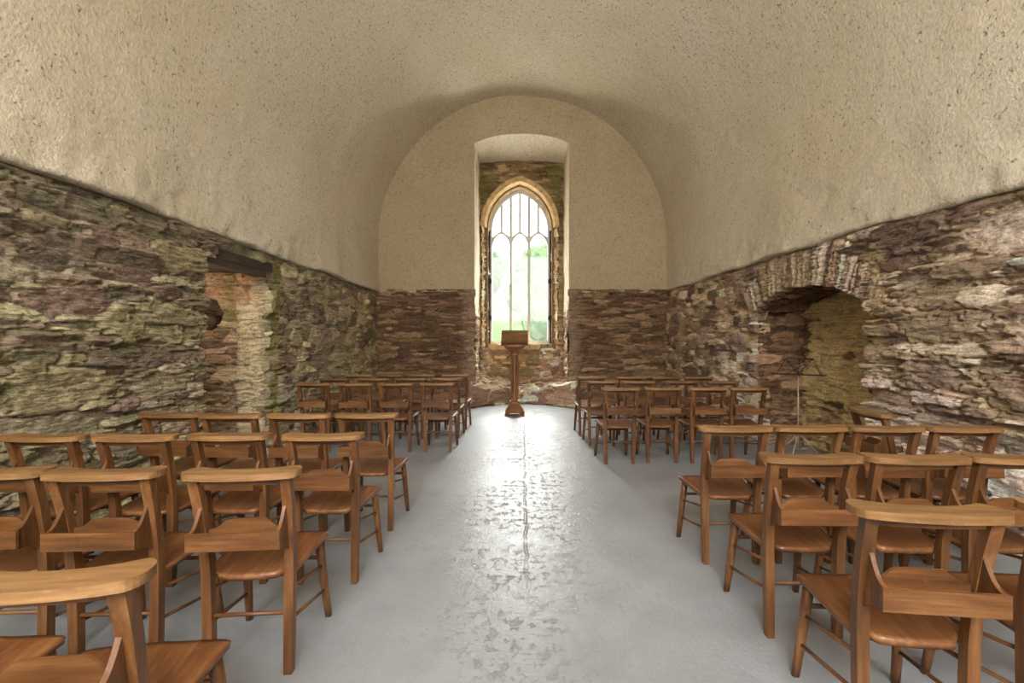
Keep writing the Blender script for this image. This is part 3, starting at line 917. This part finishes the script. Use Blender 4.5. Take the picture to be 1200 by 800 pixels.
# ---- rear wall behind the photographer, with a tall opening for daylight
def make_rear():
    bm = bmesh.new()
    for x0, x1, z0, z1 in ((-3.3, -1.9, -.05, 6.8), (1.9, 3.3, -.05, 6.8), (-1.9, 1.9, 6.0, 6.8), (-1.9, 1.9, -.05, 2.4)):
        box(x0, x1, YR-.45, YR, z0, z1, bm)
    struct(link('wall_rear', bm_mesh('wall_rear', bm), M['shaded_plaster']))
    f = bmesh.new()
    for x in (-1.9, -.65, .6, 1.85): box(x, x+.05, YR-.25, YR-.17, 2.4, 6.0, f)
    for z in (2.4, 3.6, 4.8, 5.95): box(-1.9, 1.9, YR-.25, YR-.17, z, z+.05, f)
    struct(link('added_rear_window', bm_mesh('added_rear_window', f), M['frame']))
make_rear()

# ------------------------------------------------------------------ chapel chair
def leg_y(z): return float(np.interp(z, [0, .3, .43, .55, .70, .82], [0, 0, -.002, -.014, -.044, -.078]))
def leg_x(z): return float(np.interp(z, [0, .43, .82], [.153, .160, .172]))
def front_leg(z): return (float(np.interp(z, [0, .41], [.186, .166])), float(np.interp(z, [0, .41], [.405, .33])))

def chair_meshes():
    L = []
    # seat
    nu, nv = 22, 18
    bm = bmesh.new()
    top = [[None]*(nv+1) for _ in range(nu+1)]; bot = [[None]*(nv+1) for _ in range(nu+1)]
    for i in range(nu+1):
        s = -1+2*i/nu
        for j in range(nv+1):
            t = j/nv
            xr = .172*s
            yr = .024-.050*float(sstep(.86, .62, np.array(abs(s))))*(1-.35*s*s)
            hw = .172+(.205-.172)*t
            yf = .372-.012*abs(s)**3-.02*max(0, abs(s)-.9)*8*.5
            x = hw*s; y = yr+(yf-yr)*t
            dish = .014*math.exp(-((s*1.0)/.62)**2)*math.sin(PI*min(1, max(0, t*.9+.05)))
            ridge = .004*math.exp(-(s/.15)**2)*max(0, t-.5)*2
            z = .418+.022*t-dish+ridge-(.006*max(0, t-.9)*10)
            top[i][j] = bm.verts.new((x, y, z))
            k = .985
            bot[i][j] = bm.verts.new((x*k, y*k+.003, .418+.022*t-.026))
    for i in range(nu):
        for j in range(nv):
            bm.faces.new((top[i][j], top[i+1][j], top[i+1][j+1], top[i][j+1]))
            bm.faces.new((bot[i][j], bot[i][j+1], bot[i+1][j+1], bot[i+1][j]))
    for i in range(nu):
        bm.faces.new((top[i][0], bot[i][0], bot[i+1][0], top[i+1][0]))
        bm.faces.new((top[i][nv], top[i+1][nv], bot[i+1][nv], bot[i][nv]))
    for j in range(nv):
        bm.faces.new((top[0][j], top[0][j+1], bot[0][j+1], bot[0][j]))
        bm.faces.new((top[nu][j], bot[nu][j], bot[nu][j+1], top[nu][j+1]))
    soften(bm, .004, 2, 50)
    me = bm_mesh('seat', bm, True); L.append(('seat', me, M['wood_seat']))
    # top rail: wide arm board, hollowed on the sitter's side
    pts = []
    xe = .180
    yf = lambda x: -.042+.044*(min(abs(x), xe)/xe)**2.4
    yr = lambda x: -.136+.026*(abs(x)/.2)**2.2
    for k in range(25):
        x = -xe+2*xe*k/24; pts.append((x, yr(x)))
    ym, hh = (yf(xe)+yr(xe))/2, (yf(xe)-yr(xe))/2
    for k in range(1, 12):
        a = -PI/2+PI*k/12; pts.append((xe+.040*math.cos(a), ym+hh*math.sin(a)))
    for k in range(25):
        x = xe-2*xe*k/24; pts.append((x, yf(x)))
    for k in range(1, 12):
        a = PI/2+PI*k/12; pts.append((-xe+.040*math.cos(a), ym+hh*math.sin(a)))
    bm = soften(prism(pts, 'z', .820, .845), .004, 2)
    L.append(('top_rail', bm_mesh('top_rail', bm), M['wood_rail']))
    # curved apron under the rail
    bm = bmesh.new(); rr = []
    for k in range(17):
        x = -.165+.33*k/16; y = -.078+.016*(x/.165)**2
        rr.append([bm.verts.new(p) for p in ((x, y-.008, .790), (x, y+.008, .790), (x, y+.008-.004, .821), (x, y-.008-.004, .821))])
    for a, b in zip(rr, rr[1:]):
        for q in range(4): bm.faces.new((a[q], a[(q+1) % 4], b[(q+1) % 4], b[q]))
    bm.faces.new(rr[0]); bm.faces.new(rr[-1])
    L.append(('back_rail', bm_mesh('back_rail', soften(bm, .003)), M['wood_x']))
    # legs
    for s in (-1, 1):
        zs = [0, .15, .3, .42, .48, .55, .62, .70, .76, .822]
        path = [(s*leg_x(z), leg_y(z), z) for z in zs]
        def prof(i, zs=zs):
            a = .0165 if zs[i] < .05 else .0185; b = .017 if zs[i] < .05 else (.0195 if zs[i] < .5 else .0185)
            return [(-a, -b), (a, -b), (a, b), (-a, b)]
        L.append(('leg', bm_mesh('rear_leg', soften(sweep(path, prof), .004, 2)), M['wood_z']))
    for s in (-1, 1):
        zs = [0, .1, .2, .3, .41]
        path = [(s*front_leg(z)[0], front_leg(z)[1], z) for z in zs]
        rad = [.0145, .0165, .018, .019, .019]
        prof = lambda i: [(rad[i]*1.02*math.copysign(abs(math.cos(t))**.75, math.cos(t)), rad[i]*1.02*math.copysign(abs(math.sin(t))**.75, math.sin(t))) for t in [2*PI*k/12+.13 for k in range(12)]]
        L.append(('leg', bm_mesh('front_leg', sweep(path, prof), True), M['wood_z']))
    # stretchers
    for s in (-1, 1):
        for zf, zr_ in ((.272, .342), (.147, .212)):
            f = front_leg(zf)
            bm = rod((s*leg_x(zr_), leg_y(zr_)+.01, zr_), (s*f[0], f[1]-.005, zf), .0078, 8, .0072)
            L.append(('stretcher', bm_mesh('side_stretcher', bm, True), M['wood_y']))
    bm = rod((-leg_x(.245), 0, .245), (leg_x(.245), 0, .245), .0085, 8)
    L.append(('stretcher', bm_mesh('rear_stretcher', bm, True), M['wood_x']))
    f = front_leg(.315)
    bm = rod((-f[0], f[1], .315), (f[0], f[1], .315), .010, 8)
    L.append(('stretcher', bm_mesh('front_stretcher', bm, True), M['wood_x']))
    # book holder behind the back
    bm = soften(box(-.170, .170, -.141, -.129, .560, .627), .002)
    L.append(('holder_front', bm_mesh('holder_front', bm), M['wood_x']))
    up = []
    for k in range(33):
        x = -.143+.286*k/32
        a = abs(x)/.143
        z = .606+.034*float(sstep(.86, .46, np.array(a)))+.004*(1-a)
        up.append((x, z))
    bm = soften(prism([(-.143, .556)]+up+[(.143, .556)], 'y', -.030, -.018), .002)
    L.append(('holder_back', bm_mesh('holder_back', bm), M['wood_x']))
    bm = box(-.158, .158, -.130, -.028, .561, .571)
    L.append(('holder_base', bm_mesh('holder_base', bm), M['wood_x']))
    for s in (-1, 1):
        out = []
        for k in range(13):
            t = k/12; out.append((-.056-.074*t**.9, .712-.084*(1-(1-t)**2.2)))
        out += [(-.134, .626), (-.134, .560), (-.118, .552)]
        for k in range(1, 9):
            t = k/8; out.append((-.118+.105*t, .552-.052*t**2.4))
        out += [(-.012, .53), (-.022, .60), (-.040, .68)]
        bm = soften(prism(out, 'x', s*.158-.0065, s*.158+.0065), .002)
        L.append(('holder_side', bm_mesh('holder_side', bm), M['wood_z']))
    return L

CHAIR = chair_meshes()
for nm, me, m in CHAIR: me.materials.append(m)

def make_chair(label, group):
    root = bpy.data.objects.new('chapel_chair', None); COL.objects.link(root)
    root.empty_display_size = .1
    tag(root, label, 'chair', group)
    for nm, me, m in CHAIR:
        o = bpy.data.objects.new(nm, me); COL.objects.link(o); o.parent = root
    return root

def copy_chair(src, label, group):
    r = src.copy(); COL.objects.link(r)
    r['label'] = label; r['group'] = group
    for ch in src.children:
        c = ch.copy(); COL.objects.link(c); c.parent = r
    return r

# (side, row words, [(X, Y of the rear legs, turn in degrees)] from the aisle outward)
ROWS = [
    ('left', 'nearest row', [(-1.052, 1.105, 7), (-1.59, 1.13, 5)]),
    ('left', 'second nearest row', [(-1.105, 1.96, 5), (-1.645, 1.96, 3), (-2.105, 1.97, 3)]),
    ('left', 'third nearest row', [(-1.09, 2.70, 1), (-1.60, 2.70, 1), (-2.09, 2.67, -1), (-2.58, 2.67, -2)]),
    ('left', 'row just before the gap', [(-1.093, 3.45, 1), (-1.56, 3.43, 0), (-2.03, 3.43, -1), (-2.475, 3.47, -2)]),
    ('left', 'row just beyond the gap', [(-1.035, 5.92, 0), (-1.53, 5.90, 1), (-2.02, 5.90, 0), (-2.53, 5.92, 0)]),
    ('left', 'second row from the window', [(-1.045, 6.74, 0), (-1.54, 6.70, -1), (-2.05, 6.70, 0), (-2.57, 6.68, 0)]),
    ('left', 'row nearest the window', [(-1.02, 7.41, 0), (-1.54, 7.41, 1), (-2.03, 7.40, 0), (-2.48, 7.40, 0)]),
    ('right', 'nearest row', [(1.24, 1.53, -7), (1.79, 1.55, -5)]),
    ('right', 'second nearest row', [(1.285, 2.21, -1), (1.745, 2.20, -3), (2.20, 2.20, -3)]),
    ('right', 'row just before the gap', [(1.268, 2.94, 0), (1.715, 2.95, 0), (2.164, 2.94, -1), (2.615, 2.93, -1)]),
    ('right', 'row just beyond the gap', [(1.073, 5.33, 3), (1.555, 5.38, 0), (2.04, 5.36, 0), (2.48, 5.36, 0)]),
    ('right', 'second row from the window', [(1.025, 6.24, 0), (1.48, 6.22, 0), (2.05, 6.25, 0), (2.55, 6.22, 1)]),
    ('right', 'row nearest the window', [(.985, 6.96, 0), (1.55, 6.98, 0), (2.05, 6.98, 1), (2.52, 6.98, 0)]),
]
ORD = ['at the aisle', 'second from the aisle', 'third from the aisle', 'fourth from the aisle']
proto = None
for side, row, spots in ROWS:
    group = 'chapel chairs, %s of the aisle, %s' % (side, row)
    for i, (x, y, a) in enumerate(spots):
        label = 'brown wooden chair %s of the aisle, %s, %s' % (side, row, ORD[i])
        c = make_chair(label, group) if proto is None else copy_chair(proto, label, group)
        proto = proto or c
        c.location = (x, y, 0); c.rotation_euler = (0, 0, math.radians(a))
c = copy_chair(proto, 'brown wooden chair turned sideways before the arched recess', 'chapel chairs turned aside')
c.location = (2.61, 3.53, 0); c.rotation_euler = (0, 0, math.radians(-94))

# ------------------------------------------------------------------ lectern
def make_lectern():
    root = bpy.data.objects.new('lectern', None); COL.objects.link(root)
    tag(root, 'carved brown wooden lectern standing before the tall pointed window', 'lectern')
    W = M['lectern']
    # moulded pedestal
    bm = lathe([(.158, .045), (.170, .055), (.170, .095), (.150, .115), (.132, .145), (.104, .185), (.086, .215), (.080, .240), (.090, .250), (.090, .265), (.070, .275), (.062, .30)], seg=32, square=6)
    link('base', bm_mesh('base', soften(bm, .003)), W, root)
    for sx in (-1, 1):
        for sy in (-1, 1):
            out = [(.07, .085), (.17, .085), (.195, .05), (.215, .0), (.175, .0), (.165, .025), (.12, .042), (.07, .042)]
            bm = bmesh.new()
            lo = [bm.verts.new((sx*(p[0]*.78-.018*1), sy*(p[0]*.78+.018), p[1])) for p in out]
            hi = [bm.verts.new((sx*(p[0]*.78+.018), sy*(p[0]*.78-.018), p[1])) for p in out]
            bm.faces.new(lo); bm.faces.new(hi)
            for k in range(len(out)):
                j = (k+1) % len(out); bm.faces.new((lo[k], lo[j], hi[j], hi[k]))
            link('foot', bm_mesh('foot', soften(bm, .004, 2)), W, root)
    bm = lathe([(.052, .28), (.052, 1.12)], seg=8, rot=PI/8)
    link('column', bm_mesh('column', soften(bm, .004)), W, root)
    for sx in (-1, 1):
        for sy in (-1, 1):
            pr = [(.014, .28)]
            n = 21
            for k in range(n):
                z = .30+.80*k/n; dz = .80/n
                pr += [(.011, z), (.024, z+dz*.3), (.024, z+dz*.62), (.011, z+dz*.92)]
            pr.append((.014, 1.12))
            bm = lathe(pr, sx*.049, sy*.049, 10)
            link('bobbin_moulding', bm_mesh('bobbin_moulding', bm, True), W, root)
    bm = lathe([(.062, 1.09), (.074, 1.10), (.074, 1.12), (.064, 1.13), (.085, 1.165), (.112, 1.185), (.118, 1.20), (.150, 1.215), (.160, 1.228), (.182, 1.240), (.192, 1.262), (.190, 1.285), (.176, 1.302), (.12, 1.305)], seg=32, square=6)
    link('capital', bm_mesh('capital', soften(bm, .003)), W, root)
    # sloping book board with its ledge
    bm = soften(box(-.245, .245, -.014, .014, 0, .30), .005, 2)
    b = link('book_board', bm_mesh('book_board', bm), M['wood_rail'], root)
    b.location = (0, -.10, 1.300); b.rotation_euler = (math.radians(-34), 0, 0)
    bm = soften(box(-.245, .245, -.060, .012, -.020, .008), .006, 2)
    l = link('book_ledge', bm_mesh('book_ledge', bm), M['wood_x'], root)
    l.location = (0, -.10, 1.296); l.rotation_euler = (math.radians(-34), 0, 0)
    bm = prism([(-.07, 1.28), (.10, 1.28), (.10, 1.50), (-.06, 1.31)], 'x', -.07, .07)
    link('board_support', bm_mesh('board_support', soften(bm, .004)), W, root)
    root.location = (-.14, 8.9, 0)
make_lectern()

# ------------------------------------------------------------------ wire music stand
def make_stand():
    root = bpy.data.objects.new('music_stand', None); COL.objects.link(root)
    tag(root, 'thin black wire music stand on a pale pole inside the arched recess', 'music stand')
    link('pole', bm_mesh('pole', rod((0, 0, .08), (0, 0, .965), .006, 10), True), M['steel'], root)
    r = .0035
    def wire(nm, a, b): link(nm, bm_mesh(nm, rod(a, b, r, 6), True), M['wire'], root)
    w, h = .22, .18
    z0 = .97; t = .07
    link('desk_ledge', bm_mesh('desk_ledge', soften(box(-w-.06, w+.06, -.035, .0, z0-.008, z0+.004), .002)), M['wire'], root)
    wire('desk_wire', (-w, 0, z0), (-w+.08, t, z0+h)); wire('desk_wire', (w, 0, z0), (w-.08, t, z0+h))
    wire('desk_wire', (-w+.08, t, z0+h), (w-.08, t, z0+h))
    wire('desk_wire', (0, 0, z0), (-w+.08, t, z0+h)); wire('desk_wire', (0, 0, z0), (w-.08, t, z0+h))
    wire('desk_wire', (0, 0, z0), (0, t, z0+h))
    wire('desk_wire', (-w*.5, 0, z0), (w-.08, t, z0+h))
    for k in range(3):
        a = 2*PI*k/3+.4
        link('leg', bm_mesh('stand_leg', rod((0, 0, .30), (.26*math.cos(a), .26*math.sin(a), .006), .006, 8), True), M['steel'], root)
        link('brace', bm_mesh('stand_brace', rod((0, 0, .10), (.15*math.cos(a), .15*math.sin(a), .134), .004, 6), True), M['steel'], root)
    root.location = (3.20, 5.60, 0); root.rotation_euler = (0, 0, math.radians(-38))
make_stand()

# ------------------------------------------------------------------ outdoors beyond the window
def hill_z(x, y): return -1.2+np.maximum(0, y-16)*.17+.8*(fbm(x*.12, y*.12, 301, 3)-.5)*sstep(14, 30, y)
def make_outside():
    xs = np.linspace(-45, 45, 90); ys = np.linspace(11.9, 95, 90)
    U, V = np.meshgrid(xs, ys, indexing='ij')
    P = np.stack([U, V, hill_z(U, V)], -1)
    struct(link('ground_hill', grid_mesh('ground_hill', P), M['grass']))
    M['bounce_white'] = mat_plain('pale_bounce', rgb(226, 222, 214), .95, 0, .12, 14)
    struct(link('bounce_terrace', bm_mesh('bounce_terrace', box(-12, 12, 11.85, 21.0, .2, .6)), M['bounce_white']))  # unseen pale slab added to bounce light up into the niche
    rng = random.Random(4)
    crown = []
    for v in range(3):
        bm = bmesh.new()
        for k in range(9):
            a = rng.uniform(0, 2*PI); rr = rng.uniform(.2, 1.25)
            c = Vector((rr*math.cos(a), rr*math.sin(a), rng.uniform(1.9, 4.6)))
            if k == 0: c = Vector((0, 0, 4.7))
            rad = rng.uniform(.75, 1.25)
            m = bmesh.new(); bmesh.ops.create_icosphere(m, subdivisions=3, radius=rad)
            for q in m.verts:
                p = q.co.normalized()
                n = fbm(np.array(p.x*4+p.z*3+k*7), np.array(p.y*4-p.z*2+v), 310+v, 3)-.5
                q.co = q.co*(1+.55*n)+c
            t = bpy.data.meshes.new('t'); m.to_mesh(t); m.free(); bm.from_mesh(t); bpy.data.meshes.remove(t)
        crown.append(bm_mesh('tree_crown', bm)); crown[-1].materials.append(M['leaf'])
    trunk = bm_mesh('tree_trunk', rod((0, 0, -.6), (0, 0, 2.6), .17, 10, .10), True); trunk.materials.append(M['bark'])
    spots = []
    for row, (y, n, sp) in enumerate(((24, 7, 5.6), (33, 7, 6.2), (43, 7, 6.6), (53, 8, 6.8), (64, 9, 7.0))):
        for k in range(n):
            x = (k-(n-1)/2)*sp+(1.4 if n % 2 else 0)+rng.uniform(-.4, .4)
            spots.append((x, y+rng.uniform(-1, 1)))
    for i, (x, y) in enumerate(spots):
        root = bpy.data.objects.new('tree', None); COL.objects.link(root)
        tag(root, 'pale green leafy tree on the hillside seen through the pointed window', 'tree', 'trees on the hillside beyond the window')
        c = bpy.data.objects.new('crown', crown[i % 3]); COL.objects.link(c); c.parent = root
        t = bpy.data.objects.new('trunk', trunk); COL.objects.link(t); t.parent = root
        s = rng.uniform(.8, 1.15)
        root.location = (x, y, float(hill_z(np.array(x), np.array(y)))); root.scale = (s, s, s*rng.uniform(.9, 1.15)); root.rotation_euler = (0, 0, rng.uniform(0, 6))
make_outside()

# ------------------------------------------------------------------ light
w = bpy.data.worlds.new('overcast_sky'); SC.world = w; w.use_nodes = True
nt = w.node_tree; nt.nodes.clear()
out = nt.nodes.new('ShaderNodeOutputWorld'); bg = nt.nodes.new('ShaderNodeBackground')
tc = nt.nodes.new('ShaderNodeTexCoord'); sep = nt.nodes.new('ShaderNodeSeparateXYZ')
rp = nt.nodes.new('ShaderNodeValToRGB')
rp.color_ramp.elements[0].position = 0.0; rp.color_ramp.elements[0].color = (.06, .064, .065, 1)
e_ = rp.color_ramp.elements.new(.28); e_.color = (.11, .115, .12, 1)
e_ = rp.color_ramp.elements.new(.45); e_.color = (.75, .76, .78, 1)
rp.color_ramp.elements[-1].position = 1.0; rp.color_ramp.elements[-1].color = (1.0, 1.02, 1.05, 1)
nt.links.new(tc.outputs['Generated'], sep.inputs[0]); nt.links.new(sep.outputs[2], rp.inputs[0])
nt.links.new(rp.outputs[0], bg.inputs[0]); bg.inputs[1].default_value = 24.0
nt.links.new(bg.outputs[0], out.inputs[0])

def area(name, loc, rot, sx, sy, power, color, portal=False):
    l = bpy.data.lights.new(name, 'AREA'); l.shape = 'RECTANGLE'; l.size = sx; l.size_y = sy
    l.energy = power; l.color = color
    if portal: l.cycles.is_portal = True
    o = bpy.data.objects.new(name, l); COL.objects.link(o); o.location = loc; o.rotation_euler = rot
    return o
area('window_portal', (CX, YG+.10, 3.1), (math.radians(-90), 0, 0), 1.5, 3.7, 1, (1, 1, 1), True)
area('rear_fill', (0, YR-.1, 4.1), (math.radians(84), 0, 0), 3.7, 3.4, 450, (1, .97, .93))  # added lamp behind the camera, fills the room through the rear opening
sl = bpy.data.lights.new('hazy_sun', 'SUN'); sl.energy = 27; sl.angle = math.radians(52); sl.color = (1, .98, .95)
so = bpy.data.objects.new('hazy_sun', sl); COL.objects.link(so); so.rotation_euler = (math.radians(-40), 0, 0); so.location = (0, 30, 25)
p = bpy.data.lights.new('passage_lamp', 'POINT'); p.energy = 20; p.color = (1, .88, .72); p.shadow_soft_size = .12
po = bpy.data.objects.new('passage_lamp', p); COL.objects.link(po); po.location = (-3.75, 4.95, 1.85)

# ------------------------------------------------------------------ camera
cam = bpy.data.cameras.new('camera'); co = bpy.data.objects.new('camera', cam); COL.objects.link(co)
cam.sensor_fit = 'HORIZONTAL'; cam.sensor_width = 36; cam.lens = 36*566/1200
cam.shift_x = -12/1200; cam.clip_start = .02; cam.clip_end = 400
co.location = (0, 0, 1.35); co.rotation_euler = (math.radians(90), 0, 0)
SC.camera = co
vs_ = SC.view_settings
vs_.view_transform = 'Standard'; vs_.look = 'None'; vs_.exposure = 0.12; vs_.gamma = 1.0; vs_.use_curve_mapping = False
SC.cycles.use_denoising = True
SC.cycles.max_bounces = 10; SC.cycles.diffuse_bounces = 6; SC.cycles.sample_clamp_indirect = 25
